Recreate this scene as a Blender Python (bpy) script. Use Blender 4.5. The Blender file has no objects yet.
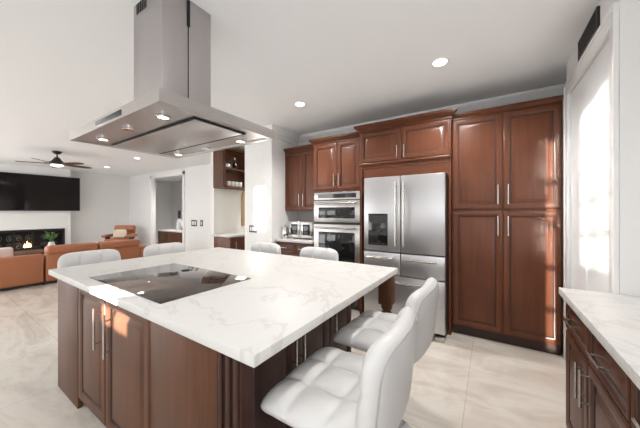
import bpy, bmesh, math, random
from mathutils import Vector, Matrix
random.seed(7)
C = bpy.context.scene.collection
PI = math.pi

# ------------------------------------------------------------------ camera, world, sun, added daylight lamps, exposure
cd = bpy.data.cameras.new('camera'); cam = bpy.data.objects.new('camera', cd); C.objects.link(cam)
cam.location = (0, 0, 1.37); cam.rotation_euler = (PI/2, 0, math.atan2(170, 264))
cd.sensor_width = 36; cd.lens = 36*264/640; cd.shift_y = -2.5/640; cd.clip_start = .02
bpy.context.scene.camera = cam

w = bpy.data.worlds.new('world'); bpy.context.scene.world = w; w.use_nodes = True
w.node_tree.nodes['Background'].inputs[0].default_value = (.86, .93, 1, 1)
w.node_tree.nodes['Background'].inputs[1].default_value = 1.6

SUN = Vector((.25, 1, -.1))
sd = bpy.data.lights.new('sun', 'SUN'); sd.energy = 16; sd.angle = math.radians(.6); sd.color = (1, .93, .84)
so = bpy.data.objects.new('sun', sd); C.objects.link(so); so.location = (-2, -8, 4)
so.rotation_euler = SUN.to_track_quat('-Z', 'Y').to_euler()

def area(name, loc, rot, sx, sy, power, col=(.97, .985, 1)):
    l = bpy.data.lights.new(name, 'AREA'); l.shape = 'RECTANGLE'; l.size = sx; l.size_y = sy; l.energy = power; l.color = col
    o = bpy.data.objects.new(name, l); C.objects.link(o); o.location = loc; o.rotation_euler = rot
    return o
# added daylight lamps, each filling an invented window opening behind the camera
ADDED_WIN = [(-10.6, -8.2, .15, 2.4), (-7.7, -5.5, .15, 2.4), (-2.4, -1.4, .9, 2.4), (-.45, .85, .95, 2.4)]
for x0, x1, z0, z1 in ADDED_WIN:
    area('window_daylight', ((x0+x1)/2, -3.06, (z0+z1)/2), (PI/2, 0, 0), x1-x0, z1-z0, (7.5 if x0 < -5 else 4)*(x1-x0)*(z1-z0))
# added side lamp before the solid far wall, no door there
area('window_daylight', (-11.86, -1.2, 1.25), (PI/2, 0, -PI/2), 2.6, 2.2, 34)
area('window_daylight', (.985, -1.2, 1.6), (PI/2, 0, PI/2), 1.7, 1.2, 20)  # added lamp from the cabinet side to even the light, no window there

vs = bpy.context.scene.view_settings
vs.view_transform = 'Standard'; vs.look = 'None'; vs.gamma = 1; vs.use_curve_mapping = False; vs.exposure = 1.1

# ------------------------------------------------------------------ materials
def mat(name, col, rough=.5, metal=0, spec=.5, coat=0, emit=None, estr=0, alpha=1, trans=0):
    m = bpy.data.materials.new(name); m.use_nodes = True
    b = m.node_tree.nodes['Principled BSDF']
    b.inputs['Base Color'].default_value = (*col, 1); b.inputs['Roughness'].default_value = rough
    b.inputs['Metallic'].default_value = metal; b.inputs['Specular IOR Level'].default_value = spec
    b.inputs['Coat Weight'].default_value = coat; b.inputs['Coat Roughness'].default_value = .12
    b.inputs['Transmission Weight'].default_value = trans
    if emit: b.inputs['Emission Color'].default_value = (*emit, 1); b.inputs['Emission Strength'].default_value = estr
    return m
def nd(m, t, **k):
    n = m.node_tree.nodes.new(t)
    for a, v in k.items(): setattr(n, a, v)
    return n
def lk(m, a, b): m.node_tree.links.new(a, b)
def ramp(m, fac, stops):
    r = nd(m, 'ShaderNodeValToRGB'); e = r.color_ramp.elements
    while len(e) < len(stops): e.new(.5)
    for i, (p, c) in enumerate(stops): e[i].position = p; e[i].color = (*c, 1)
    lk(m, fac, r.inputs[0]); return r.outputs[0]
def coords(m, scale=(1, 1, 1), rot=(0, 0, 0)):
    t = nd(m, 'ShaderNodeTexCoord'); mp = nd(m, 'ShaderNodeMapping')
    mp.inputs['Scale'].default_value = scale; mp.inputs['Rotation'].default_value = rot
    lk(m, t.outputs['Object'], mp.inputs[0]); return mp.outputs[0]
def noise(m, vec, scale, detail=4, rough=.55, dist=0):
    n = nd(m, 'ShaderNodeTexNoise'); n.inputs['Scale'].default_value = scale; n.inputs['Detail'].default_value = detail
    n.inputs['Roughness'].default_value = rough; n.inputs['Distortion'].default_value = dist
    lk(m, vec, n.inputs['Vector']); return n.outputs[0]
def bump(m, h, strength=.2, dist=.01):
    b = nd(m, 'ShaderNodeBump'); b.inputs['Strength'].default_value = strength; b.inputs['Distance'].default_value = dist
    lk(m, h, b.inputs['Height']); lk(m, b.outputs[0], m.node_tree.nodes['Principled BSDF'].inputs['Normal'])
def base(m, out): lk(m, out, m.node_tree.nodes['Principled BSDF'].inputs['Base Color'])

def wood(name, dark, mid, light, rough=.32, along='z'):
    m = mat(name, mid, rough, spec=.25, coat=.04)
    sc = {'z': (28, 28, 1.6), 'x': (1.6, 28, 28), 'y': (28, 1.6, 28)}[along]
    n = noise(m, coords(m, sc), 1.0, 6, .6, .6)
    big = noise(m, coords(m), 3.0, 2, .5)
    mx = nd(m, 'ShaderNodeMix', data_type='FLOAT'); mx.inputs[0].default_value = .45
    lk(m, n, mx.inputs[2]); lk(m, big, mx.inputs[3])
    base(m, ramp(m, mx.outputs[0], [(.3, dark), (.5, mid), (.7, light)]))
    return m
M = {}
M['cherry'] = wood('cherry_wood', (.080, .026, .013), (.112, .037, .0175), (.145, .049, .0235))
M['cherry_h'] = wood('cherry_wood_across', (.077, .0255, .0125), (.108, .036, .017), (.14, .047, .0225), along='x')
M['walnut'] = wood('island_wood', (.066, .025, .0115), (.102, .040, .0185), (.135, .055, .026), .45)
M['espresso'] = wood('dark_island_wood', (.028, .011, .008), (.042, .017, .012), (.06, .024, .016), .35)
M['glaze'] = mat('dark_glaze', (.045, .017, .010), .5)
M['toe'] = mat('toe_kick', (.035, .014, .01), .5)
M['paint'] = mat('cream_wall_paint', (.80, .775, .73), .55)
M['paint_w'] = mat('white_wall_paint', (.82, .815, .805), .5)
M['ceil'] = mat('ceiling_paint', (.90, .91, .92), .7)
M['trimw'] = mat('white_gloss_trim', (.86, .86, .85), .3)
M['doorw'] = mat('white_gloss_door', (.88, .89, .9), .3)
M['greyroom'] = mat('grey_room_paint', (.72, .72, .73), .6)
def quartz(name):
    m = mat(name, (.74, .73, .712), .42, spec=.2)
    v = coords(m, (1, 1, 1), (0, 0, .5))
    n1 = noise(m, v, 1.3, 8, .6, 1.4)
    a = nd(m, 'ShaderNodeMath', operation='SUBTRACT'); lk(m, n1, a.inputs[0]); a.inputs[1].default_value = .5
    b = nd(m, 'ShaderNodeMath', operation='ABSOLUTE'); lk(m, a.outputs[0], b.inputs[0])
    base(m, ramp(m, b.outputs[0], [(0, (.54, .53, .515)), (.006, (.59, .58, .565)), (.02, (.64, .63, .615)), (.2, (.645, .636, .62))]))
    return m
M['quartz'] = quartz('white_veined_quartz')
def tile():
    m = mat('beige_marble_tile', (.6, .55, .48), .16, spec=.5)
    t = nd(m, 'ShaderNodeTexCoord')
    mp = nd(m, 'ShaderNodeMapping'); mp.inputs['Location'].default_value = (.15, .05, 0); lk(m, t.outputs['Object'], mp.inputs[0])
    br = nd(m, 'ShaderNodeTexBrick'); br.offset = 0; br.inputs['Scale'].default_value = 1
    br.inputs['Brick Width'].default_value = .9; br.inputs['Row Height'].default_value = .9
    br.inputs['Mortar Size'].default_value = .0022; br.inputs['Mortar Smooth'].default_value = .3; br.inputs['Bias'].default_value = 0
    br.inputs['Color1'].default_value = (1, 1, 1, 1); br.inputs['Color2'].default_value = (.93, .93, .93, 1); br.inputs['Mortar'].default_value = (.66, .63, .6, 1)
    lk(m, mp.outputs[0], br.inputs['Vector'])
    mp2 = nd(m, 'ShaderNodeMapping'); mp2.inputs['Scale'].default_value = (.55, 1.5, 1); mp2.inputs['Rotation'].default_value = (0, 0, .5)
    lk(m, t.outputs['Object'], mp2.inputs[0])
    n = noise(m, mp2.outputs[0], 1.8, 9, .62, 1.2)
    c = ramp(m, n, [(.3, (.53, .465, .40)), (.45, (.64, .58, .515)), (.55, (.73, .685, .62)), (.7, (.61, .55, .485))])
    mx = nd(m, 'ShaderNodeMix', data_type='RGBA', blend_type='MULTIPLY'); mx.inputs[0].default_value = 1
    lk(m, c, mx.inputs[6]); lk(m, br.outputs['Color'], mx.inputs[7]); base(m, mx.outputs[2])
    return m
M['tile'] = tile()
def steel(name, col=(.54, .52, .51), rough=.33, sc=(1, 1, 90)):
    m = mat(name, col, rough, 1)
    m.node_tree.nodes['Principled BSDF'].inputs['Anisotropic'].default_value = .4
    return m
M['steel'] = steel('brushed_steel')
M['steel_v'] = steel('brushed_steel_upright', (.52, .515, .525), .4, (90, 90, 1))
M['hood'] = steel('hood_steel', (.52, .49, .48), .3)
M['hood_v'] = steel('hood_chimney_steel', (.50, .475, .475), .34)
M['nickel'] = mat('brushed_nickel', (.52, .50, .475), .27, 1)
M['chrome'] = mat('chrome', (.8, .8, .82), .06, 1)
M['blackglass'] = mat('black_glass', (.012, .012, .013), .05, spec=.6)
M['cookglass'] = mat('cooktop_glass', (.05, .036, .031), .05, spec=.5)
M['screen'] = mat('tv_screen', (.010, .008, .008), .06, spec=.22)
M['black'] = mat('black_plastic', (.015, .015, .016), .4)
M['blackmetal'] = mat('black_iron', (.05, .048, .05), .35, .8)
M['scroll'] = mat('worn_iron', (.13, .125, .12), .4, .6)
M['gap'] = mat('dark_gap', (.008, .008, .008), .8)
M['white'] = mat('white_plastic', (.82, .82, .82), .35)
def leather(name, col, rough=.42):
    m = mat(name, col, rough, spec=.4); v = nd(m, 'ShaderNodeTexVoronoi'); v.inputs['Scale'].default_value = 220
    lk(m, coords(m), v.inputs['Vector']); bump(m, v.outputs['Distance'], .08, .002); return m
M['wleather'] = leather('white_leatherette', (.62, .615, .612), .4)
M['oleather'] = leather('tan_orange_leather', (.40, .15, .072))
M['piping'] = mat('grey_piping', (.42, .40, .385), .5)
M['fan'] = mat('bronze_metal', (.045, .037, .03), .4, .5)
M['blade'] = wood('fan_blade_wood', (.07, .03, .02), (.1, .045, .028), (.13, .06, .04), .5, 'x')
M['lens'] = mat('lamp_lens', (1, 1, 1), .4, emit=(1, .93, .82), estr=8)
M['fanlamp'] = mat('fan_lamp_glass', (1, 1, 1), .4, emit=(1, .93, .82), estr=1.6)
M['leds'] = mat('hood_led', (1, 1, 1), .4, emit=(1, .9, .75), estr=4.5)
M['flame'] = mat('flame', (1, .6, .3), .5, emit=(1, .55, .2), estr=5)
M['leaf'] = mat('green_leaf', (.10, .26, .05), .5)
M['vaseglass'] = mat('pale_ceramic', (.7, .69, .66), .25)
M['fur'] = mat('pale_pink_fabric', (.7, .58, .52), .9)
M['beigefab'] = mat('beige_fabric', (.66, .55, .45), .9)
M['stone'] = mat('grey_backsplash', (.52, .5, .48), .2)
M['glassware'] = mat('clear_glassware', (.75, .77, .77), .08, spec=.7)
M['silver'] = mat('silver', (.75, .74, .72), .15, 1)
M['gold'] = mat('tan_gold', (.42, .3, .17), .35, .5)
M['mirror'] = mat('mirror', (.8, .8, .8), .03, 1)
M['logs'] = mat('charred_log', (.06, .04, .03), .9)
M['soil'] = mat('bark', (.04, .03, .02), .9)

# ------------------------------------------------------------------ mesh helpers
class MB:
    def __init__(s): s.bm = bmesh.new()
    def _merge(s, t):
        me = bpy.data.meshes.new('tmp'); t.to_mesh(me); t.free(); s.bm.from_mesh(me); bpy.data.meshes.remove(me)
    def box(s, x0, x1, y0, y1, z0, z1, bev=0, seg=2):
        t = bmesh.new(); bmesh.ops.create_cube(t, size=1)
        for v in t.verts: v.co = ((x0+x1)/2+v.co.x*(x1-x0), (y0+y1)/2+v.co.y*(y1-y0), (z0+z1)/2+v.co.z*(z1-z0))
        if bev: bmesh.ops.bevel(t, geom=t.edges[:], offset=min(bev, .49*min(x1-x0, y1-y0, z1-z0)), segments=seg, profile=.5, affect='EDGES')
        s._merge(t); return s
    def rings(s, rings, cap0=True, cap1=True, closed=False):
        vs = [[s.bm.verts.new(p) for p in r] for r in rings]; n = len(vs[0])
        pairs = list(zip(vs, vs[1:])) + ([(vs[-1], vs[0])] if closed else [])
        for a, b in pairs:
            for i in range(n): s.bm.faces.new((a[i], a[(i+1) % n], b[(i+1) % n], b[i]))
        if not closed:
            if cap0: s.bm.faces.new(vs[0][::-1])
            if cap1: s.bm.faces.new(vs[-1])
        return s
    def stack(s, rects):   # (x0,x1,y0,y1,z) rectangles one above another
        return s.rings([[(a, c, z), (b, c, z), (b, d, z), (a, d, z)] for a, b, c, d, z in rects])
    def lathe(s, prof, c=(0, 0, 0), seg=24):
        return s.rings([[(c[0]+r*math.cos(2*PI*i/seg), c[1]+r*math.sin(2*PI*i/seg), c[2]+z) for i in range(seg)] for r, z in prof])
    def tube(s, pts, r, seg=8, closed=False, rads=None):
        pts = [Vector(p) for p in pts]; n = len(pts); rr = []
        nrm = None
        for i, p in enumerate(pts):
            if closed: d = pts[(i+1) % n]-pts[i-1]
            else: d = pts[min(i+1, n-1)]-pts[max(i-1, 0)]
            d.normalize()
            if nrm is None: nrm = d.orthogonal().normalized()
            nrm = (nrm-d*nrm.dot(d)).normalized(); b = d.cross(nrm)
            q = rads[i] if rads else r
            rr.append([p+nrm*q*math.cos(2*PI*k/seg)+b*q*math.sin(2*PI*k/seg) for k in range(seg)])
        return s.rings(rr, closed=closed)
    def cyl(s, a, b, r, seg=12): return s.tube([a, b], r, seg)
    def prism(s, poly, axis, a0, a1):
        f = {'x': lambda a, p: (a, p[0], p[1]), 'y': lambda a, p: (p[0], a, p[1]), 'z': lambda a, p: (p[0], p[1], a)}[axis]
        return s.rings([[f(a0, p) for p in poly], [f(a1, p) for p in poly]])
    def panel(s, x0, x1, z0, z1, yf, t=.022, fw=.06):   # raised-panel door facing -y
        pr = [(0, t), (0, .006), (.005, .0015), (.012, 0), (fw-.02, 0), (fw-.012, .005), (fw-.004, .006), (fw, .015), (fw+.009, .015), (fw+.034, .003), (fw+.040, .002)]
        n0 = len(s.bm.faces)
        s.rings([[(x0+i, yf+d, z0+i), (x1-i, yf+d, z0+i), (x1-i, yf+d, z1-i), (x0+i, yf+d, z1-i)] for i, d in pr])
        s.bm.faces.ensure_lookup_table()
        for f in range(n0+4*6, n0+4*8): s.bm.faces[f].material_index = 1    # dark glaze rubbed into the groove
        return s
    def grid(s, f, nu, nv, wrap=False):
        vs = [[s.bm.verts.new(f(i/nu, j/nv)) for j in range(nv+1)] for i in range(nu+1)]
        for i in range(nu):
            for j in range(nv): s.bm.faces.new((vs[i][j], vs[i+1][j], vs[i+1][j+1], vs[i][j+1]))
        return s
    def build(s, name, m, parent=None, smooth=40):
        bmesh.ops.remove_doubles(s.bm, verts=s.bm.verts, dist=1e-5)
        bmesh.ops.recalc_face_normals(s.bm, faces=s.bm.faces)
        me = bpy.data.meshes.new(name); s.bm.to_mesh(me); s.bm.free()
        if smooth:
            me.polygons.foreach_set('use_smooth', [True]*len(me.polygons))
            me.set_sharp_from_angle(angle=math.radians(smooth))
        me.materials.append(m)
        if name in ('door', 'drawer') and 'glaze' in M: me.materials.append(M['glaze'])
        o = bpy.data.objects.new(name, me); C.objects.link(o)
        if parent: o.parent = parent
        return o
def tag(o, label=None, cat=None, group=None, kind=None):
    if label: o['label'] = label
    if cat: o['category'] = cat
    if group: o['group'] = group
    if kind: o['kind'] = kind
    return o
def thing(name, label, cat, loc=(0, 0, 0), rz=0, group=None):
    o = bpy.data.objects.new(name, None); o.empty_display_size = .1; C.objects.link(o)
    o.location = loc; o.rotation_euler = (0, 0, rz)
    return tag(o, label, cat, group)
def copy_tree(o, parent=None):
    c = o.copy(); C.objects.link(c)
    if parent: c.parent = parent
    for ch in list(o.children): copy_tree(ch, c)
    return c
def struct(name, mb, m, smooth=40): return tag(mb.build(name, m, None, smooth), kind='structure')
def bar_handle(x, yf, z, length, vertical=True, r=.006, out=.032):
    b = MB(); h = length/2; y = yf-out
    if vertical:
        b.cyl((x, y, z-h), (x, y, z+h), r)
        for k in (-1, 1): b.cyl((x, yf+.004, z+k*h*.72), (x, y, z+k*h*.72), r*.85)
    else:
        b.cyl((x-h, y, z), (x+h, y, z), r)
        for k in (-1, 1): b.cyl((x+k*h*.72, yf+.004, z), (x+k*h*.72, y, z), r*.85)
    return b
def cab_door(parent, x0, x1, z0, z1, yf, m, hx=None, hz=None, hl=.17, fw=.06, name='door', horiz=False):
    d = MB().panel(x0, x1, z0, z1, yf, fw=fw).build(name, m, parent)
    if hx is not None: bar_handle(hx, yf, hz, hl, not horiz).build('handle', M['nickel'], d)
    return d

# ------------------------------------------------------------------ the room
CE = 2.74
struct('floor', MB().box(-12.6, 1.1, -3.2, 7.2, -.1, 0), M['tile'])
struct('ceiling', MB().box(-12.6, 1.1, -3.2, 7.2, CE, CE+.1), M['ceil'])
struct('wall_north', MB().box(-3.0, .84, 3.92, 4.04, 0, CE), M['paint'])
struct('wall_pier', MB().box(-3.64, -3.0, 3.2, 4.04, 0, CE), M['paint_w'])
struct('wall_alcove', MB().box(.72, .84, 3.31, 3.92, 0, CE), M['paint'])
b = MB()
b.box(.6, .72, 2.115, 2.2, 0, CE); b.box(.6, .72, 3.19, 3.31, 0, CE); b.box(.6, .72, 2.2, 3.19, 2.43, CE)
struct('wall_east_passage', b, M['paint_w'])
struct('wall_return', MB().box(.72, 1.0, 2.115, 2.235, 0, CE), M['paint_w'])
struct('wall_east', MB().box(1.0, 1.1, -3.0, 2.235, 0, CE), M['paint_w'])
# wall behind the camera, cut for added windows (slim ones aim the sun patches)
def back(p, Y=-3.05):
    k = (p[1]-Y); return (p[0]-SUN.x*k, p[2]-SUN.z*k)
SUN_SLITS = []  # added openings, traced back along the sun from each wanted patch
for (X0, X1, Y, z0, z1) in [(.455, .505, 3.28, .03, 2.05), (.60, .63, 2.66, .95, 2.2), (-2.04, -1.62, .62, .68, .99), (-3.42, -3.12, 3.2, 1.03, 1.8)]:
    a = back((X0, Y, z0)); c = back((X1, Y, z1))
    SUN_SLITS.append((a[0], c[0], a[1], c[1]))
xa, xb = back((.63, 3.06, 0))[0], back((.63, 2.34, 0))[0]
SUN_SLITS[1] = (xa, xb, SUN_SLITS[1][2], SUN_SLITS[1][3])
OPEN = sorted(ADDED_WIN+SUN_SLITS)
b = MB(); cuts = sorted({-11.9, 1.1, *[o[0] for o in OPEN], *[o[1] for o in OPEN]})
for x0, x1 in zip(cuts, cuts[1:]):
    zs = 0
    for o in OPEN:
        if o[0] < (x0+x1)/2 < o[1]:
            if o[2] > zs: b.box(x0, x1, -3.1, -3.0, zs, o[2])
            zs = o[3]
    b.box(x0, x1, -3.1, -3.0, zs, CE)
struct('wall_south', b, M['paint_w'])
for i, (x0, x1, z0, z1) in enumerate(OPEN):
    b = MB(); f = .012 if x1-x0 < .1 else .02 if x1-x0 < .6 else .05
    b.box(x0, x1, -3.09, -3.03, z1-f, z1).box(x0, x1, -3.09, -3.03, z0, z0+f)
    if x1-x0 > .15: b.box(x0, x0+f, -3.09, -3.03, z0, z1).box(x1-f, x1, -3.09, -3.03, z0, z1)
    n = 4 if z1-z0 > 1 and x1-x0 < .6 else 1
    for k in range(1, n+1):
        z = z0+(z1-z0)*k/(n+1); b.box(x0, x1, -3.085, -3.04, z-.022, z+.022)
    if .15 < x1-x0: b.box((x0+x1)/2-.014, (x0+x1)/2+.014, -3.085, -3.04, z0, z1)
    struct('window_%d' % (i+1), b, M['trimw'])  # frame of an added, unseen window
    if x1-x0 > .6: struct('window_shade_%d' % (i+1), MB().box(x0, x1, -3.1, -3.092, z0, z1), M['white'])  # added sheet that keeps the sun out of the wide openings
struct('wall_west', MB().box(-12.02, -11.9, -3.1, 4.65, 0, CE), M['paint_w'])
# chimney breast of the living room, hollowed for the firebox
b = MB(); X0, X1 = -11.9, -11.6
b.box(X0, X1, -.2, .5, 0, CE).box(X0, X1, 2.72, 2.86, 0, CE).box(X0, X1, .5, 2.72, .83, CE).box(X0, X1, .5, 2.72, 0, .1)
struct('wall_chimney_breast', b, M['paint_w'])
# living room wall with the wide doorway
DX0, DX1, DZ = -10.08, -8.12, 2.53
b = MB(); b.box(-12.6, DX0, 4.65, 4.77, 0, CE).box(DX1, -4.78, 4.65, 4.77, 0, CE).box(DX0, DX1, 4.65, 4.77, DZ, CE)
struct('wall_living_north', b, M['paint_w'])
b = MB()
for x0, x1 in ((DX0-.11, DX0), (DX1, DX1+.11)): b.box(x0, x1, 4.625, 4.65, 0, DZ+.11, .004)
b.box(DX0-.11, DX1+.11, 4.625, 4.65, DZ, DZ+.11, .004)
struct('trim_1', b, M['trimw'])
struct('wall_far_room', MB().box(-12.6, -5.0, 6.6, 6.7, 0, CE).box(-12.6, -12.5, 4.77, 6.6, 0, CE).box(-5.1, -5.0, 4.77, 6.6, 0, CE), M['greyroom'])
struct('wall_bar', MB().box(-4.80, -4.68, 3.32, 5.6, 0, CE), M['paint'])
struct('wall_bar_back', MB().box(-4.68, -3.5, 5.5, 5.6, 0, CE).box(-3.64, -3.5, 4.04, 5.5, 0, CE), M['paint'])
# white crown moulding under the ceiling
def crown_poly(s=1): return [(0, 0), (-.022, 0), (-.028, .022), (-.022, .032), (-.03, .045), (-.055, .062), (-.085, .092), (-.098, .108), (-.112, .110), (-.112, .122), (-.126, .128), (-.126, .15), (0, .15)]
b = MB(); cz = CE-.151
b.prism([(3.92+p[0], cz+p[1]) for p in crown_poly()], 'x', -3.0, .72)
struct('trim_2', b, M['trimw'])
b = MB()
pts = [(p[0], cz+p[1]) for p in crown_poly()]
b.rings([[(-3.64, 3.2+d, z) for d, z in pts], [(-3.0-d, 3.2+d, z) for d, z in pts], [(-3.0-d, 3.92, z) for d, z in pts]])
struct('trim_3', b, M['trimw'])
# passage casing
b = MB()
b.box(.582, .6, 2.117, 2.205, 0, 2.43, .004).box(.582, .6, 3.185, 3.295, 0, 2.43, .004)
b.box(.582, .6, 2.117, 3.295, 2.43, 2.53, .004).box(.574, .59, 2.117, 2.14, 0, 2.51, .004).box(.574, .59, 3.272, 3.295, 0, 2.51, .004).box(.574, .59, 2.117, 3.295, 2.507, 2.53, .004)
struct('trim_4', b, M['trimw'])
# white panelled door in the passage
dr = bpy.data.objects.new('door_1', None); C.objects.link(dr); dr['kind'] = 'structure'
dr.location = (.612, 2.205, 0); dr.rotation_euler = (0, 0, PI/2)   # local x runs along +Y, local +y faces -X
def wpanel(b, x0, x1, z0, z1, y):
    pr = [(0, .0), (.005, .007), (.022, .007), (.03, -.002), (.05, -.002), (.06, .002)]
    b.rings([[(x0+k, y+dd, z0+k), (x1-k, y+dd, z0+k), (x1-k, y+dd, z1-k), (x0+k, y+dd, z1-k)] for k, dd in pr], cap0=False)
b = MB(); b.box(.0, .98, -.04, 0, .01, 2.425); b.build('slab', M['doorw'], dr)
for z0, z1 in ((.2, 1.108), (1.245, 2.14)):
    b = MB(); wpanel(b, .06, .56, z0, z1, 0); b.build('door_panel', M['doorw'], dr)
# baseboards
struct('baseboard_west', MB().box(-11.9, -11.885, 2.87, 4.6, 0, .12), M['trimw'])
struct('baseboard_north', MB().box(DX1+.12, -4.81, 4.635, 4.65, 0, .12), M['trimw'])
struct('baseboard_pier', MB().box(-3.64, -3.0, 3.185, 3.2, 0, .12), M['trimw'])

# air return grille above the passage
v = thing('air_vent', 'black rectangular air grille in white wall above passage door', 'vent', (.6, 2.42, 2.55))
MB().box(-.008, 0, 0, .44, 0, .155).build('backing', M['gap'], v)
b = MB(); b.box(-.016, -.008, 0, .44, 0, .012).box(-.016, -.008, 0, .44, .143, .155).box(-.016, -.008, 0, .012, 0, .155).box(-.016, -.008, .428, .44, 0, .155)
b.build('frame', M['blackmetal'], v)
b = MB()
for i in range(9): z = .02+i*.0145; b.box(-.014, -.008, .012, .428, z, z+.005)
b.build('louvres', M['blackmetal'], v)

# recessed ceiling lights
def can(x, y, label, power=13, r=.075):
    t = thing('recessed_light', label, 'ceiling light', (x, y, CE), 0, 'recessed ceiling lights')
    MB().rings([[(q*math.cos(2*PI*i/28), q*math.sin(2*PI*i/28), z) for i in range(28)] for q, z in ((r, 0), (r, -.006), (r*.82, -.008), (r*.76, -.002))], True, False).build('trim_ring', M['trimw'], t)
    MB().lathe([(r*.76, -.002), (r*.7, -.004), (.001, -.005)], seg=24).build('lens', M['lens'], t)
    l = bpy.data.lights.new('recessed_lamp', 'SPOT'); l.energy = power; l.spot_size = math.radians(150); l.spot_blend = .8; l.color = (1, .97, .93); l.shadow_soft_size = .06
    o = bpy.data.objects.new('recessed_lamp', l); C.objects.link(o); o.location = (x, y, CE-.03)
can(-.385, 2.629, 'white recessed ceiling light in front of the tall pantry', 54)
can(-2.036, 2.69, 'white recessed ceiling light in front of the wall oven', 54)
can(-7.6, 3.15, 'recessed ceiling light seen just under the steel hood')
can(-9.91, 3.28, 'recessed ceiling light between the fan and the hood')
for x, y in ((-7.6, .3), (-9.9, -.4), (-4.6, 1.6), (-4.6, -1.2), (-2.0, -1.4), (-.385, .55)):  # unseen ceiling lights added to even out the room
    can(x, y, 'recessed ceiling light over the near side of the room')
can(-9.2, 5.7, 'recessed ceiling light of the room beyond the doorway', 120)  # unseen lamp added to brighten the room behind the doorway
can(-4.1, 4.3, 'recessed ceiling light of the bar corner behind the pier', 44)  # unseen lamp added to brighten the bar recess

# ------------------------------------------------------------------ tall kitchen wall (local x = world X, front faces -Y)
ch, chh = M['cherry'], M['cherry_h']
def wood_crown(parent, x0, x1, yf, yb, z, h=.09, p=.055, l=True, r=True):
    a = [(0, 0), (p*.16, 0), (p*.16, .13*h), (p*.06, .15*h), (p*.06, .24*h), (p*.3, .34*h), (p*.72, .60*h), (p*.84, .66*h), (p*.84, .72*h), (p, .76*h), (p, h)]
    MB().stack([(x0-(q if l else 0), x1+(q if r else 0), yf-q, yb, z+dz) for q, dz in a]).build('crown', chh, parent)

t = thing('pantry_cabinet', 'tall cherry wood pantry cabinet with four doors beside fridge', 'cabinet', (0, 0, 0))
MB().box(-.358, .572, 3.312, 3.9, .1, 2.392).build('carcass', ch, t)
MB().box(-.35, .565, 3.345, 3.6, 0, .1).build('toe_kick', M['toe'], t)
for x0, x1, hx in ((-.35, .108, .068), (.114, .562, .154)):
    cab_door(t, x0, x1, 1.393, 2.385, 3.29, ch, hx, 1.545, .2)
    cab_door(t, x0, x1, .115, 1.378, 3.29, ch, hx, 1.225, .2)
wood_crown(t, -.358, .572, 3.305, 3.9, 2.392, .06, .03, False, False)

t = thing('fridge_surround', 'cherry cabinet with two short doors bridging over the steel refrigerator', 'cabinet', (0, 0, 0))
MB().box(-1.462, -1.36, 3.252, 3.9, 1.93, 2.405).box(-1.36, -.362, 3.252, 3.9, 1.93, 2.405).build('carcass', ch, t)
MB().box(-1.458, -1.425, 3.24, 3.9, 0, 1.93).build('side_panel', ch, t)
MB().box(-.362-.025, -.362, 3.24, 3.9, 0, 1.93).build('side_panel', ch, t)
MB().box(-1.425, -.387, 3.262, 3.285, 1.80, 1.93).build('valance', chh, t)
MB().box(-1.462, -.362, 3.225, 3.252, 1.975, 2.0, .006).build('light_rail', chh, t)
cab_door(t, -1.452, -.915, 2.008, 2.398, 3.23, ch, -.955, 2.10, .15)
cab_door(t, -.909, -.372, 2.008, 2.398, 3.23, ch, -.869, 2.10, .15)
wood_crown(t, -1.462, -.362, 3.245, 3.256, 2.405, .09, .06)

# refrigerator
t = thing('refrigerator', 'stainless steel four door refrigerator with black water dispenser', 'refrigerator', (0, 0, 0))
sv = M['steel_v']
FX0, FX1, FXm, FY = -1.29, -.39, -.848, 2.99
MB().box(FX0+.004, FX1-.004, 3.075, 3.8, .05, 1.755).build('body', M['black'], t)
MB().box(FX0+.01, FX0+.09, 3.0, 3.16, 0, .055, .006).build('foot', M['nickel'], t)
MB().box(FX1-.10, FX1-.005, 3.0, 3.16, 0, .055, .006).build('foot', M['nickel'], t)
def fdoor(x0, x1, z0, z1, name='door'): return MB().box(x0, x1, FY, FY+.08, z0, z1, .008).build(name, sv, t)
d1 = fdoor(FX0, FXm-.003, .905, 1.775); d2 = fdoor(FXm+.003, FX1, .905, 1.775)
def pro_handle(x0, x1, z0, z1):
    b = MB(); y = FY-.055
    b.cyl((x0, y, z0), (x1, y, z1), .0145, 14)
    for k in (.06, .94):
        p = Vector((x0+(x1-x0)*k, y, z0+(z1-z0)*k)); b.cyl((p.x, FY+.004, p.z), (p.x, y, p.z), .011)
    return b
pro_handle(FXm-.045, FXm-.045, .98, 1.70).build('handle', M['nickel'], d1)
pro_handle(FXm+.045, FXm+.045, .98, 1.70).build('handle', M['nickel'], d2)
b = MB().box(-1.232, -.995, FY-.004, FY+.01, .975, 1.345, .003); dsp = b.build('dispenser', M['blackglass'], d1)
MB().box(-1.21, -1.017, FY-.007, FY-.003, 1.235, 1.325).build('touch_screen', M['black'], d1)
MB().box(-1.205, -1.02, FY-.014, FY-.003, .985, 1.0).build('drip_tray', M['black'], d1)
MB().box(-1.14, -1.10, FY-.012, FY-.003, 1.12, 1.2).build('paddle', M['black'], d1)
d3 = fdoor(FX0, FXm-.003, .645, .895, 'drawer'); d4 = fdoor(FXm+.003, FX1, .645, .895, 'drawer')
pro_handle(FX0+.07, FXm-.07, .835, .835).build('handle', M['nickel'], d3)
pro_handle(FXm+.07, FX1-.07, .835, .835).build('handle', M['nickel'], d4)
d5 = fdoor(FX0, FX1, .085, .635, 'drawer')
pro_handle(FX0+.09, FX1-.09, .575, .575).build('handle', M['nickel'], d5)

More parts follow.
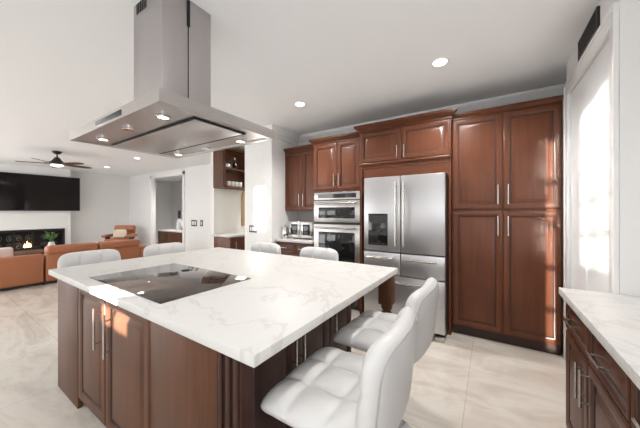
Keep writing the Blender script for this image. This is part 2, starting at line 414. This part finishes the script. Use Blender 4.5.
# oven tower
t = thing('oven_cabinet', 'tall cherry cabinet holding the wall ovens, two doors on top', 'cabinet', (0, 0, 0))
OX0, OX1 = -2.25, -1.464
b = MB().box(OX0, OX1, 3.322, 3.9, 1.655, 2.36).box(OX0, OX1, 3.322, 3.9, .1, .5).box(OX0, OX0+.02, 3.322, 3.9, .5, 1.655).box(OX1-.003, OX1, 3.322, 3.9, .5, 1.655).box(OX0, OX1, 3.86, 3.9, .5, 1.655)
b.build('carcass', ch, t)
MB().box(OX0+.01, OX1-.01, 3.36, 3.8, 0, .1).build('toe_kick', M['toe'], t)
xm = (OX0+OX1)/2+.02
cab_door(t, OX0+.008, xm-.003, 1.69, 2.355, 3.30, ch, xm-.04, 1.82, .17)
cab_door(t, xm+.003, OX1-.008, 1.69, 2.355, 3.30, ch, xm+.04, 1.82, .17)
cab_door(t, OX0+.008, OX1-.008, .12, .48, 3.30, chh, (OX0+OX1)/2, .4, .2, name='drawer', horiz=True)
wood_crown(t, OX0, OX1, 3.315, 3.48, 2.36, .09, .055, True, False)
o = thing('wall_oven', 'stainless double wall oven with a microwave over the larger oven', 'oven', (0, 0, 0))
st = M['steel']; a0, a1, oy = OX0+.021, OX1-.003, 3.29
MB().box(a0+.01, a1-.012, 3.325, 3.84, .505, 1.65).build('body', M['black'], o)
c_ = MB().box(a0, a1, oy+.01, 3.325, 1.54, 1.648, .004).build('control_panel', st, o)
MB().box(a0+.07, a1-.07, oy+.006, oy+.012, 1.563, 1.625).build('display', M['blackglass'], c_)
def odoor(z0, z1, wz0, wz1, hz):
    d = MB().box(a0, a1, oy, 3.325, z0, z1, .005).build('oven_door', st, o)
    MB().box(a0+.085, a1-.085, oy-.004, oy+.004, wz0, wz1, .002).build('window', M['blackglass'], d)
    b = MB(); y = oy-.05; b.cyl((a0+.05, y, hz), (a1-.05, y, hz), .0125)
    for x in (a0+.09, a1-.09): b.cyl((x, oy+.003, hz), (x, y, hz), .01)
    b.build('handle', M['nickel'], d)
odoor(1.215, 1.53, 1.275, 1.43, 1.49)
odoor(.56, 1.185, .66, 1.075, 1.135)

# upper and base units in the corner by the pier
t = thing('upper_cabinet', 'cherry upper cabinet with two doors hung in corner by white pier', 'cabinet', (0, 0, 0))
UX0, UX1 = -2.995, -2.255
MB().box(UX0, UX1, 3.542, 3.9, 1.385, 2.37).build('carcass', ch, t)
xm = (UX0+UX1)/2
cab_door(t, UX0+.006, xm-.003, 1.395, 2.36, 3.52, ch, xm-.04, 1.56, .2)
cab_door(t, xm+.003, UX1-.006, 1.395, 2.36, 3.52, ch, xm+.04, 1.56, .2)
wood_crown(t, UX0, UX1, 3.535, 3.9, 2.37, .08, .05, False, False)
t = thing('base_cabinet', 'cherry base cabinet under the small white corner worktop', 'cabinet', (0, 0, 0))
MB().box(UX0, UX1, 3.322, 3.9, .1, .88).build('carcass', ch, t)
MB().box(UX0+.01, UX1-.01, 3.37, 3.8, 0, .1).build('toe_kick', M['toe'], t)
for x0, x1 in ((UX0+.006, xm-.003), (xm+.003, UX1-.006)):
    cab_door(t, x0, x1, .70, .872, 3.30, chh, (x0+x1)/2, .786, .14, fw=.035, name='drawer', horiz=True)
    cab_door(t, x0, x1, .115, .69, 3.30, ch, xm+(.04 if x0 > xm else -.04), .58, .17)
tag(MB().box(-2.998, -2.253, 3.27, 3.9, .88, .918, .004).build('corner_worktop', M['quartz']), 'short white quartz worktop in the corner beside the wall oven', 'worktop')
tag(MB().box(-2.998, -2.253, 3.901, 3.919, .92, 1.385).build('backsplash', M['stone']), kind='structure')
bpy.data.objects['backsplash'].name = 'trim_5'
t = thing('outlet_plate', 'black outlet plate on grey backsplash above the toaster oven', 'outlet', (-2.56, 3.9, 1.3))
MB().box(-.06, .06, -.008, 0, -.045, .045, .002).build('plate', M['black'], t)
MB().box(-.045, -.015, -.011, -.007, -.03, .03, .001).box(.015, .045, -.011, -.007, -.03, .03, .001).build('socket', M['blackmetal'], t)
# french-door toaster oven
t = thing('toaster_oven', 'silver countertop oven with two glass doors on corner worktop', 'toaster oven', (-2.58, 3.44, .918))
b = MB().box(-.24, .24, 0, .36, .02, .29, .012)
for x in (-.2, .2):
    for y in (.04, .32): b.cyl((x, y, 0), (x, y, .02), .015)
b.build('body', M['silver'], t)
for x0, x1, hx in ((-.232, -.004, -.03), (.004, .232, .03)):
    d = MB().box(x0, x1, -.022, 0, .035, .275, .004).build('door', M['silver'], t)
    MB().box(x0+.045, x1-.045, -.026, -.018, .07, .245, .002).build('glass', M['blackglass'], d)
    bar_handle(hx, -.022, .155, .18, True, .006, .03).build('handle', M['nickel'], d)
t = thing('kettle', 'small silver kettle beside the countertop oven', 'kettle', (-2.9, 3.42, .918))
MB().lathe([(.055, 0), (.062, .01), (.058, .1), (.045, .19), (.04, .2), (.001, .205)]).build('body', M['silver'], t)
MB().tube([(.05, -.02, .18), (.09, -.03, .17), (.095, -.03, .1), (.06, -.02, .05)], .008).build('handle', M['black'], t)
MB().lathe([(.012, .203), (.014, .215), (.001, .225)]).build('lid_knob', M['black'], t)
MB().tube([(-.045, 0, .13), (-.07, 0, .17), (-.085, 0, .19)], .01).build('spout', M['silver'], t)

# ------------------------------------------------------------------ island
tag(MB().box(-2.914, -.625, .587, 2.13, .875, .915, .003).build('island_worktop', M['quartz']), 'large white veined quartz worktop of the kitchen island', 'worktop')
wn, es = M['walnut'], M['espresso']
t = thing('island_cabinet', 'brown wooden kitchen island base with panel doors under white worktop', 'island', (0, 0, 0))
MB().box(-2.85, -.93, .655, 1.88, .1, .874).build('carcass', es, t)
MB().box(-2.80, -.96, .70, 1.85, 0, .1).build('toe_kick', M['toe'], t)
MB().box(-2.852, -2.402, .628, .655, .0, .874, .003).build('end_panel', wn, t)
cab_door(t, -2.394, -1.934, .085, .862, .628, wn, -1.995, .665, .25)
cab_door(t, -1.922, -1.395, .085, .862, .628, wn, -1.845, .655, .25)
MB().box(-1.388, -.872, .632, .655, .08, .874, .002).build('front_panel', wn, t)
b = MB().box(-.868, -.735, .632, .695, 0, .874, .004)
for x in (-.846, -.80, -.757): b.box(x-.012, x+.012, .622, .64, .1, .85, .006)
b.box(-.874, -.729, .622, .698, 0, .1, .004)
b.build('pilaster', es, t)
# doors of the seating side (local frame turned so that -y looks to world +X)
sd_ = bpy.data.objects.new('side_doors', None); C.objects.link(sd_)
C.objects.unlink(sd_); bpy.data.objects.remove(sd_)
def face_x(o, x):   # turn a part built facing -y (x = world Y) so that it faces world +X at plane x
    o.rotation_euler = (0, 0, PI/2); o.location = (x, 0, 0)
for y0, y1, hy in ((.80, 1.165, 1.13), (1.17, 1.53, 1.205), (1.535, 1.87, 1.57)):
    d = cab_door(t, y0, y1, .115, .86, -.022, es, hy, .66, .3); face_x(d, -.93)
MB().box(-.99, -.91, 1.88, 1.985, .60, .874, .008).build('corbel', es, t)
lp = [(.045, 0), (.05, .01), (.05, .05), (.035, .07), (.045, .1), (.05, .2), (.04, .38), (.028, .5), (.026, .53), (.042, .55), (.042, .57), (.03, .585), (.044, .61), (.044, .64)]
b = MB().lathe(lp, (-.69, 2.05, 0), 20); b.box(-.742, -.638, 1.998, 2.102, .64, .874, .005)
b.build('turned_leg', wn, t)
b = MB().lathe(lp, (-2.84, 2.05, 0), 20); b.box(-2.892, -2.788, 1.998, 2.102, .64, .874, .005)
b.build('turned_leg', wn, t)

t = thing('cooktop', 'flush black glass induction cooktop set in white island worktop', 'cooktop', (-2.315, .665, .915))
MB().box(0, .955, 0, .585, 0, .005, .002).build('glass', M['cookglass'], t)
MB().lathe([(.03, .005), (.028, .0065), (.001, .007)], (.35, .48, 0), 20).build('sensor', M['gap'], t)  # small dark disc lying on the cooktop glass

# ------------------------------------------------------------------ hood
t = thing('range_hood', 'stainless steel island range hood hanging from ceiling above cooktop', 'range hood', (0, 0, 0))
HX0, HX1, HY0, HY1, HZ = -2.395, -1.21, .587, 1.318, 1.852
b = MB()
pr = [(0, HZ+.062), (0, HZ), (.028, HZ), (.03, HZ+.004)]
b.stack([(-2.10, -1.55, .76, 1.18, HZ+.085), (HX0+.02, HX1-.02, HY0+.02, HY1-.02, HZ+.062), (HX0, HX1, HY0, HY1, HZ+.058), (HX0, HX1, HY0, HY1, HZ), (HX0+.03, HX1-.03, HY0+.03, HY1-.03, HZ), (HX0+.034, HX1-.034, HY0+.034, HY1-.034, HZ+.006)])
b.build('canopy', M['hood'], t)
b = MB().box(-2.31, -1.282, .79, 1.135, HZ-.001, HZ+.008); b.build('suction_gap', M['gap'], t)
MB().box(-2.318, -1.298, .806, 1.119, HZ-.002, HZ+.006, .001).build('filter_panel', M['hood'], t)
b = MB().box(-1.935, -1.59, HY0-.003, HY0+.004, HZ+.014, HZ+.042, .001); b.build('control_strip', M['blackglass'], t)
for x, y in ((-1.405, .70), (-2.177, .70), (-1.445, 1.23), (-2.215, 1.23)):
    MB().lathe([(.034, .004), (.034, -.003), (.026, -.004), (.024, 0)], (x, y, HZ), 20).build('lamp_ring', M['chrome'], t)
    MB().lathe([(.024, -.001), (.02, -.003), (.001, -.0035)], (x, y, HZ), 20).build('lamp', M['leds'], t)
for x, y in ((-1.79, .70), (-1.83, 1.23)):
    MB().lathe([(.034, .004), (.034, -.003), (.026, -.004), (.001, -.002)], (x, y, HZ), 20).build('lamp_ring', M['chrome'], t)
cx0, cx1, cy0, cy1 = -2.004, -1.636, .81, 1.135
MB().box(cx0, cx1, cy0, .969, HZ+.05, CE, .002).build('chimney_shell', M['hood_v'], t)
MB().box(cx0, cx1, .976, cy1, HZ+.05, CE, .002).build('chimney_shell', M['hood_v'], t)
MB().box(cx0+.003, cx1-.003, .968, .977, HZ+.07, CE).build('seam', M['gap'], t)
b = MB()
for i in range(6): x = cx0+.045+i*.024; b.box(x, x+.012, cy0-.002, cy0+.003, 2.665, 2.735)
b.build('vent_slots', M['gap'], t)
b = MB().box(cx1-.002, cx1+.002, .962, .983, 2.562, 2.735); b.build('side_slot', M['gap'], t)

# ------------------------------------------------------------------ bar stools
def pillow(w, l, th, nx, ny, tuft, warp, edge=.0, nu=48, nv=44, rear_flat=False):
    """tufted slab: u across, v along; warp maps (x, y, n) to local space; n is the height above the mid surface"""
    b = MB()
    def pt(u, v, side):
        a, c = 2*u-1, 2*v-1
        # round the outline (square to squircle)
        k = .80
        x = a*math.sqrt(1-.21*c**6); y = c*math.sqrt(1-.21*a**6)
        e = (1-abs(a)**7)**.5*(1-abs(c)**7)**.5
        n = th*e
        if side > 0 or not rear_flat:
            fx = abs(math.sin(PI*nx*u)); fy = abs(math.sin(PI*ny*v))
            if side > 0: n = n*(1-tuft)+th*e*tuft*(min(fx, 1)**.45)*(min(fy, 1)**.45)
        wob = 1+edge*abs(math.sin(PI*nx*u))
        return warp(x*w/2, y*l/2*(wob if c > .5 else 1), side*n)
    b.grid(lambda u, v: pt(u, v, 1), nu, nv); b.grid(lambda u, v: pt(u, v, -1), nu, nv)
    return b
def make_stool():
    t = thing('bar_stool', '', 'bar stool', (0, 0, 0), 0, 'white bar stools around the island')
    # local: front is +y, seat top about .63
    def seat_w(x, y, n):
        z = .648+n+ .02*max(0, (-y-.1)/.14)
        if y > .12: z -= .9*(y-.12)**2*3
        return (x, y+.01, z)
    s = pillow(.50, .48, .045, 3, 3, .5, seat_w).build('seat', M['wleather'], t, 60)
    def back_w(x, y, n):
        z = .765+y
        yy = -.215-.10*(z-.58)+n+.9*x*x*.55
        if z < .66: yy += .9*(.66-z)**2*6
        return (x, yy, z)
    k = pillow(.50, .42, .046, 3, 3, .45, back_w, .006, rear_flat=True).build('backrest', M['wleather'], t, 60)
    pts = []
    for i in range(40):
        a = 2*PI*i/40; ca, sa = math.cos(a), math.sin(a)
        x = .225*math.copysign(abs(ca)**.38, ca); y = .185*math.copysign(abs(sa)**.38, sa)
        p = Vector(back_w(x, y, -.036)); pts.append(p)
    MB().tube(pts, .0035, 6, True).build('piping', M['piping'], k)
    MB().lathe([(.20, 0), (.205, .006), (.2, .013), (.12, .022), (.06, .035), (.035, .06), (.033, .07)], seg=40).build('foot_plate', M['chrome'], t)
    MB().lathe([(.03, .06), (.03, .36), (.034, .365), (.034, .38)], seg=24).build('column', M['chrome'], t)
    MB().lathe([(.02, .37), (.02, .58), (.07, .585), (.07, .612)], seg=20).build('gas_lift', M['black'], t)
    b = MB(); pts = [(0, .03, .27)]
    b.tube([(.03, .03, .27), (.13, .06, .26), (.16, .13, .255), (.13, .2, .25), (0, .225, .25), (-.13, .2, .25), (-.16, .13, .255), (-.13, .06, .26), (-.03, .03, .27)], .01, 8)
    b.build('footrest', M['chrome'], t)
    MB().tube([(.05, 0, .60), (.15, -.03, .59), (.2, -.03, .56)], .006).build('lift_lever', M['chrome'], t)
    return t
stool = make_stool()
ST = [(-.525, .955, PI/2+.02, 'nearest white tufted bar stool, whole seat and back in view by island'),
      (-.54, 1.55, PI/2-.03, 'white bar stool tucked beside island, between the nearest stool and refrigerator'),
      (-1.57, 2.185, PI, 'white bar stool behind the island in front of the wall oven'),
      (-2.36, 2.185, PI, 'white bar stool behind the island in front of the light switch pier'),
      (-3.145, .985, -PI/2, 'white bar stool behind island corner, in front of the orange sofa'),
      (-3.145, 1.705, -PI/2, 'white bar stool behind island, in front of the doorway sideboard')]
for i, (x, y, rz, lab) in enumerate(ST):
    o = stool if i == 0 else copy_tree(stool)
    o.location = (x, y, 0); o.rotation_euler = (0, 0, rz); o['label'] = lab

# ------------------------------------------------------------------ cabinets by the camera's side
def side_cab(y_far, label):
    # local x runs from the far end towards the camera (world -Y), front (-y) looks to world -X
    t = thing('base_cabinet', label, 'cabinet', (.372, y_far, 0), -PI/2, 'dark base cabinets beside the passage')
    W = .85
    MB().box(0, W, .022, .6, .1, .874).build('carcass', M['walnut2'], t)
    MB().box(0, W, .08, .58, 0, .1).build('toe_kick', M['toe'], t)
    h = W/2
    for k in (0, 1):
        x0, x1 = k*h+.006, (k+1)*h-.006
        cab_door(t, x0, x1, .69, .865, 0, M['walnut2'], (x0+x1)/2, .785, .15, fw=.035, name='drawer', horiz=True)
        cab_door(t, x0, x1, .115, .68, 0, M['walnut2'], (x1-.03 if k == 0 else x0+.03), .575, .17)
    return t
M['walnut2'] = wood('side_cabinet_wood', (.06, .021, .012), (.09, .032, .018), (.12, .045, .026), .4)
side_cab(2.092, 'dark cherry base cabinet with two drawers beside the white passage door')
side_cab(1.238, 'dark cherry base cabinet nearest to the viewer, mostly cut off by frame')
tag(MB().box(.347, .998, .36, 2.112, .876, .915, .003).build('side_worktop', M['quartz']), 'white quartz worktop beside the passage door, over dark drawers', 'worktop')

# ------------------------------------------------------------------ switches
def plate(x, y, z, n, label, name='light_switch', cat='light switch', k_=1):
    t = thing(name, label, cat, (x, y, z)); wd = .035+.05*n; t.scale = (k_, 1, k_)
    MB().box(-wd/2, wd/2, -.007, 0, -.06, .06, .002).build('plate', M['black'], t)
    for k in range(n):
        c = -wd/2+.0425+k*.05
        MB().box(c-.017, c+.017, -.012, -.006, -.036, .036, .002).build('rocker', M['white'], t)
plate(-3.43, 3.2, 1.07, 3, 'black plated triple light switch on the white pier')
plate(-7.52, 4.65, 1.02, 3, 'black wide wall plate on cream wall right beside doorway casing', 'wall_plate', 'wall plate', 1.55)
plate(-7.14, 4.65, 1.025, 1, 'narrow black plated switch on cream wall, farther from the doorway', k_=1.5)

# ------------------------------------------------------------------ bar corner
t = thing('open_wall_cabinet', 'brown open shelf cabinet on wall holding glasses, beside hood corner', 'cabinet', (-4.68, 3.30, 1.84))
wn2 = M['walnut']
b = MB().box(0, .34, 0, .02, 0, .8).box(0, .34, .78, .8, 0, .8).box(0, .34, .02, .78, 0, .03).box(0, .34, .02, .78, .77, .8).box(0, .015, .02, .78, .03, .77)
b.build('case', wn2, t)
MB().box(.015, .33, .02, .78, .37, .39).build('shelf', wn2, t)
MB().box(.32, .345, .0, .035, 0, .8).box(.32, .345, .765, .8, 0, .8).box(.32, .345, .035, .765, 0, .04).box(.32, .345, .035, .765, .76, .8).build('face_frame', ch, t)
k = 0
for y, kind in ((.10, 'jar'), (.22, 'glass'), (.32, 'glass'), (.42, 'glass'), (.52, 'glass')):
    p = (-4.49, 3.30+y, 1.87)
    if kind == 'jar':
        j = thing('storage_jar', 'dark storage jar on the lower shelf beside the row of glasses', 'jar', p)
        MB().lathe([(.035, 0), (.04, .01), (.04, .1), (.03, .12)]).build('body', M['gold'], j); MB().lathe([(.032, .12), (.032, .14), (.001, .142)]).build('lid', M['black'], j)
    else:
        tag(MB().lathe([(.03, 0), (.036, .01), (.04, .12), (.038, .12), (.033, .012), (.001, .01)], p, 16).build('drinking_glass', M['glassware']), 'drinking glass in the row on the lower open shelf', 'glass', 'glasses on the lower open shelf')
j = thing('teapot', 'silver teapot on upper shelf of the open wall cabinet', 'teapot', (-4.48, 3.45, 2.23))
MB().lathe([(.05, 0), (.075, .02), (.085, .06), (.07, .11), (.04, .13), (.001, .14)]).build('body', M['silver'], j)
MB().tube([(0, -.07, .05), (0, -.12, .08), (0, -.14, .12)], .012).build('spout', M['silver'], j)
MB().tube([(0, .07, .1), (0, .12, .1), (0, .12, .05), (0, .075, .04)], .007).build('handle', M['silver'], j)
j = thing('decanter', 'dark bottle standing beside the teapot on upper shelf', 'bottle', (-4.47, 3.66, 2.23))
MB().lathe([(.04, 0), (.042, .01), (.042, .12), (.015, .17), (.014, .22), (.001, .22)]).build('body', M['blackglass'], j)
MB().lathe([(.016, .22), (.02, .25), (.001, .26)]).build('stopper', M['silver'], j)
t = thing('bar_cabinet', 'cherry base cabinet of the bar under the open shelf cabinet', 'cabinet', (-4.66, 3.30, 0))
MB().box(0, .5, .02, 1.6, .1, .876).build('carcass', ch, t)
MB().box(0, .46, .04, 1.6, 0, .1).build('toe_kick', M['toe'], t)
MB().box(0, .5, 0, .02, .0, .876, .002).build('end_panel', ch, t)
for k in range(3):
    d = cab_door(t, .06+k*.51, .06+k*.51+.5, .12, .87, -.022, ch, .1+k*.51, .7, .17); face_x(d, .5)
tag(MB().box(-4.68, -4.12, 3.25, 4.95, .877, .915, .004).build('bar_worktop', M['quartz']), 'white quartz worktop of the bar beneath the open shelf cabinet', 'worktop')
t = thing('arched_mirror', 'tan framed arched panel on bar wall, sliver beside the pier', 'mirror', (-4.68, 4.35, 1.05))
def arch(r, h0, h1, n=16): return [(-r, h0), (r, h0)]+[(r*math.cos(PI*i/n), h1+r*math.sin(PI*i/n)) for i in range(n+1)]
MB().prism(arch(.34, 0, .62), 'x', .0, .02).build('frame', M['gold'], t)
MB().prism(arch(.31, .03, .62), 'x', .02, .024).build('glass', M['gold'], t)

# ------------------------------------------------------------------ living room
# sofa, seen from behind; local x = world Y, local -y faces world +X
t = thing('leather_sofa', 'orange tan leather sofa seen from behind, beyond the island', 'sofa', (-6.98, 0, 0), PI/2)
ol = M['oleather']
def sec(x0, x1, top, head):
    MB().box(x0, x1, .0, .2, .05, top, .03, 3).build('back_panel', ol, t)
    if head: MB().box(x0+.005, x1-.005, -.035, .2, top-.02, top+head, .055, 4).build('headrest', ol, t)
    MB().box(x0, x1, .2, .95, .08, .3, .02).build('seat_frame', ol, t)
    MB().box(x0+.01, x1-.01, .19, .98, .28, .45, .05, 3).build('seat_cushion', ol, t)
sec(-.35, .5, .55, 0); sec(.505, 1.352, .575, 0)
sec(1.375, 2.165, .575, .14); sec(2.17, 2.96, .575, .14)
MB().box(2.965, 3.2, .0, .95, .05, .535, .04, 3).build('armrest', ol, t)
b = MB()
for x in (-.3, .5, 1.36, 2.2, 3.1):
    for y in (.06, .85): b.box(x-.02, x+.02, y-.02, y+.02, 0, .06)
b.build('feet', M['black'], t)
b = MB(); b.box(-.35, 3.2, .01, .03, .03, .052); b.build('base_rail', M['black'], t)
t = thing('throw_cushion', 'pale pink furry cushion peeping over low sofa back at frame edge', 'cushion', (-7.40, .90, .45))
def cw(x, y, n): return (n-.12*(y+.2), x, y+.135)
pillow(.28, .26, .06, 1, 1, 0, cw, nu=16, nv=16).build('cover', M['fur'], t, 60)
MB().tube([cw(.13*math.copysign(abs(math.cos(a))**.5, math.cos(a)), .12*math.copysign(abs(math.sin(a))**.5, math.sin(a)), 0) for a in [2*PI*i/24 for i in range(24)]], .005, 6, True).build('piping', M['beigefab'], t)

# recliner by the far wall
t = thing('recliner_chair', 'orange leather recliner with padded headrest by the far living room wall', 'armchair', (-10.6, 3.86, 0), PI*.22)
b = MB().box(-.32, .32, -.3, .3, .3, .46, .06, 3); b.build('seat', ol, t)
b = MB(); b.rings([[(-.3, y0, z), (.3, y0, z), (.3, y0+.12, z), (-.3, y0+.12, z)] for y0, z in ((.2, .42), (.25, .55), (.3, .7))]); b.build('backrest', ol, t)
MB().box(-.33, .33, .22, .40, .67, .89, .07, 4).build('headrest', ol, t)
for x in (-.37, .37): MB().box(x-.055, x+.055, -.25, .3, .5, .6, .04, 3).build('armrest', ol, t)
for x in (-.37, .37): MB().box(x-.02, x+.02, -.1, .1, .25, .52).build('arm_support', M['black'], t)
MB().lathe([(.33, 0), (.33, .03), (.05, .05), (.05, .31)], seg=30).build('pedestal', M['black'], t)
MB().box(-.37, .37, -.05, .05, .25, .3).build('crossbar', M['black'], t)
t2 = thing('lumbar_cushion', 'small beige cushion lying on the orange recliner', 'cushion', (-10.5, 3.78, .46), PI*.22)
pillow(.42, .28, .06, 1, 1, 0, lambda x, y, n: (x, .10+n+.15*y, y+.16), nu=14, nv=14).build('cover', M['beigefab'], t2, 60)
MB().tube([(x, .10, .02) for x in (-.19, 0, .19)], .004).build('piping', M['piping'], t2)

# television
t = thing('television', 'wide black flat television mounted high on the far wall', 'television', (-11.6, 0, 0))
MB().box(.0, .10, 1.9, 2.3, 1.7, 2.2).build('wall_mount', M['black'], t)
MB().box(.07, .105, 1.10, 3.07, 1.39, 2.48, .006).build('casing', M['black'], t)
MB().box(.104, .108, 1.115, 3.055, 1.412, 2.465).build('screen', M['screen'], t)

# fireplace
t = thing('fireplace', 'black iron fireplace with scrolled doors in the white chimney breast', 'fireplace', (-11.6, 0, 0))
MB().box(-.28, -.26, .52, 2.70, .1, .82).box(-.26, -.0, .505, .53, .1, .82).box(-.26, 0, 2.69, 2.715, .1, .82).box(-.28, 0, .505, 2.715, .101, .12).box(-.28, 0, .505, 2.715, .81, .828).build('firebox', M['gap'], t)
b = MB()
for y in (.505, 1.23, 1.6, 1.98, 2.665): b.box(.0, .03, y, y+.05, .105, .825)
b.box(.0, .03, .505, 2.715, .77, .825).box(0, .03, .505, 2.715, .105, .15)
b.build('frame', M['blackmetal'], t)
for c in (.89, 1.44, 1.81, 2.35):
    for sgn in (-1, 1):
        for zc in (.35, .58):
            pts = [(.02, c+sgn*(.10+ (.09*(1-i/26))*math.cos(i*.42)*.9), zc+(.1*(1-i/30))*math.sin(i*.42)) for i in range(26)]
            MB().tube(pts, .008, 5).build('scroll', M['scroll'], t)
b = MB()
for i in range(3): b.cyl((-.16+.04*i, 1.65, .16+.04*i), (-.12, 2.2, .17+.05*i), .04, 8)
b.build('logs', M['logs'], t)
b = MB()
for y, h in ((1.86, .13), (1.91, .2), (1.96, .15)): b.lathe([(.012, 0), (.035, h*.25), (.02, h*.6), (.001, h)], (-.1, y, .28), 8)
b.build('flames', M['flame'], t)

# coffee table and plant
t = thing('coffee_table', 'low wooden coffee table hidden behind the orange sofa', 'table', (-9.0, 1.7, 0))
MB().box(-.45, .45, -.6, .6, .38, .43, .01).build('tabletop', wn2, t)
for x in (-.38, .38):
    for y in (-.52, .52): MB().box(x-.03, x+.03, y-.03, y+.03, 0, .38).build('leg', wn2, t)
t = thing('potted_plant', 'small green leafy plant in pale vase in front of the fireplace', 'plant', (-9.0, 1.87, .43))
MB().lathe([(.05, 0), (.07, .03), (.075, .1), (.05, .19), (.045, .2), (.03, .19), (.001, .15)]).build('vase', M['vaseglass'], t)
b = MB()
for i in range(26):
    a = random.random()*2*PI; h = .15+.2*random.random(); r = .02+.06*random.random()
    p0 = Vector((0, 0, .16)); p1 = Vector((r*math.cos(a), r*math.sin(a), .16+h*.75)); b.tube([p0, (p0+p1)/2+Vector((0, 0, .02)), p1], .003, 4)
    d = Vector((math.cos(a), math.sin(a), .5)).normalized()*.075; sv_ = Vector((-math.sin(a), math.cos(a), 0))*.028; up = Vector((0, 0, .008))
    q = [p1, p1+d*.5+sv_+up, p1+d, p1+d*.5-sv_+up]
    q2 = [v-Vector((0, 0, .003)) for v in q]
    b.rings([q2, q])
b.build('foliage', M['leaf'], t)

# ceiling fan
t = thing('ceiling_fan', 'dark bronze ceiling fan with wooden blades and a lit lamp', 'ceiling fan', (-8.3, 1.815, CE))
MB().lathe([(.085, 0), (.085, -.02), (.05, -.06), (.02, -.065)]).build('canopy', M['fan'], t)
MB().lathe([(.014, -.05), (.014, -.2)], seg=12).build('downrod', M['fan'], t)
MB().lathe([(.02, -.13), (.05, -.15), (.08, -.2), (.12, -.25), (.135, -.28), (.13, -.3), (.1, -.31)], seg=30).build('motor_housing', M['fan'], t)
MB().lathe([(.11, -.305), (.10, -.325), (.06, -.345), (.001, -.352)], seg=24).build('lamp_shade', M['fanlamp'], t)
for i in range(5):
    a = math.radians(27+72*i); b = MB()
    R = Matrix.Rotation(a, 4, 'Z') @ Matrix.Rotation(math.radians(-12), 4, 'X')
    prof = [(.15, .03), (.2, .05), (.36, .062), (.53, .06), (.62, .048), (.66, .02)]
    top = [(r, wd) for r, wd in prof]+[(r, -wd) for r, wd in reversed(prof)]
    b.rings([[R @ Vector((x, y, z)) + Vector((0, 0, -.285)) for x, y in top] for z in (-.005, .005)])
    bl = b.build('blade', M['blade'], t)
    b = MB(); b.tube([R @ Vector((x, 0, .008)) + Vector((0, 0, -.285)) for x in (.11, .16, .22)], .012, 6); b.build('blade_arm', M['fan'], bl)

# sideboard in the room behind the doorway
t = thing('sideboard', 'dark wood sideboard with white top seen through the living room doorway', 'sideboard', (-10.45, 5.02, 0))
MB().box(0, 2.4, .02, .5, .06, .645).build('carcass', wn2, t)
MB().box(-.02, 2.42, 0, .52, .645, .68, .004).build('top', M['quartz'], t)
for k in range(4): MB().panel(.01+k*.6, .59+k*.6, .08, .635, .0, .02, .05).build('door', wn2, t)
MB().box(.05, 2.35, .06, .46, 0, .06).build('plinth', M['toe'], t)
t = thing('dark_vase', 'tall black vase of dark curved branches on the sideboard', 'vase', (-8.96, 5.25, .68))
MB().lathe([(.1, 0), (.15, .04), (.16, .12), (.1, .22), (.06, .28), (.07, .31), (.05, .3), (.001, .25)]).build('body', M['blackglass'], t)
for i in range(7):
    a = i*2.4; r = .1+.14*random.random(); h = .6+.35*random.random()
    MB().tube([(0, 0, .25), (r*.7*math.cos(a), r*.7*math.sin(a), .25+h*.5), (r*math.cos(a), r*math.sin(a), .25+h)], .012, 5, rads=[.01, .022, .03]).build('branch', M['soil'], t)
t = thing('white_bottle', 'white bottle with a long black cap on sideboard in the doorway', 'bottle', (-9.32, 5.2, .68))
MB().lathe([(.085, 0), (.09, .01), (.09, .34), (.04, .42), (.03, .46), (.001, .46)]).build('body', M['white'], t)
MB().lathe([(.045, .44), (.045, .72), (.001, .72)]).build('cap', M['black'], t)
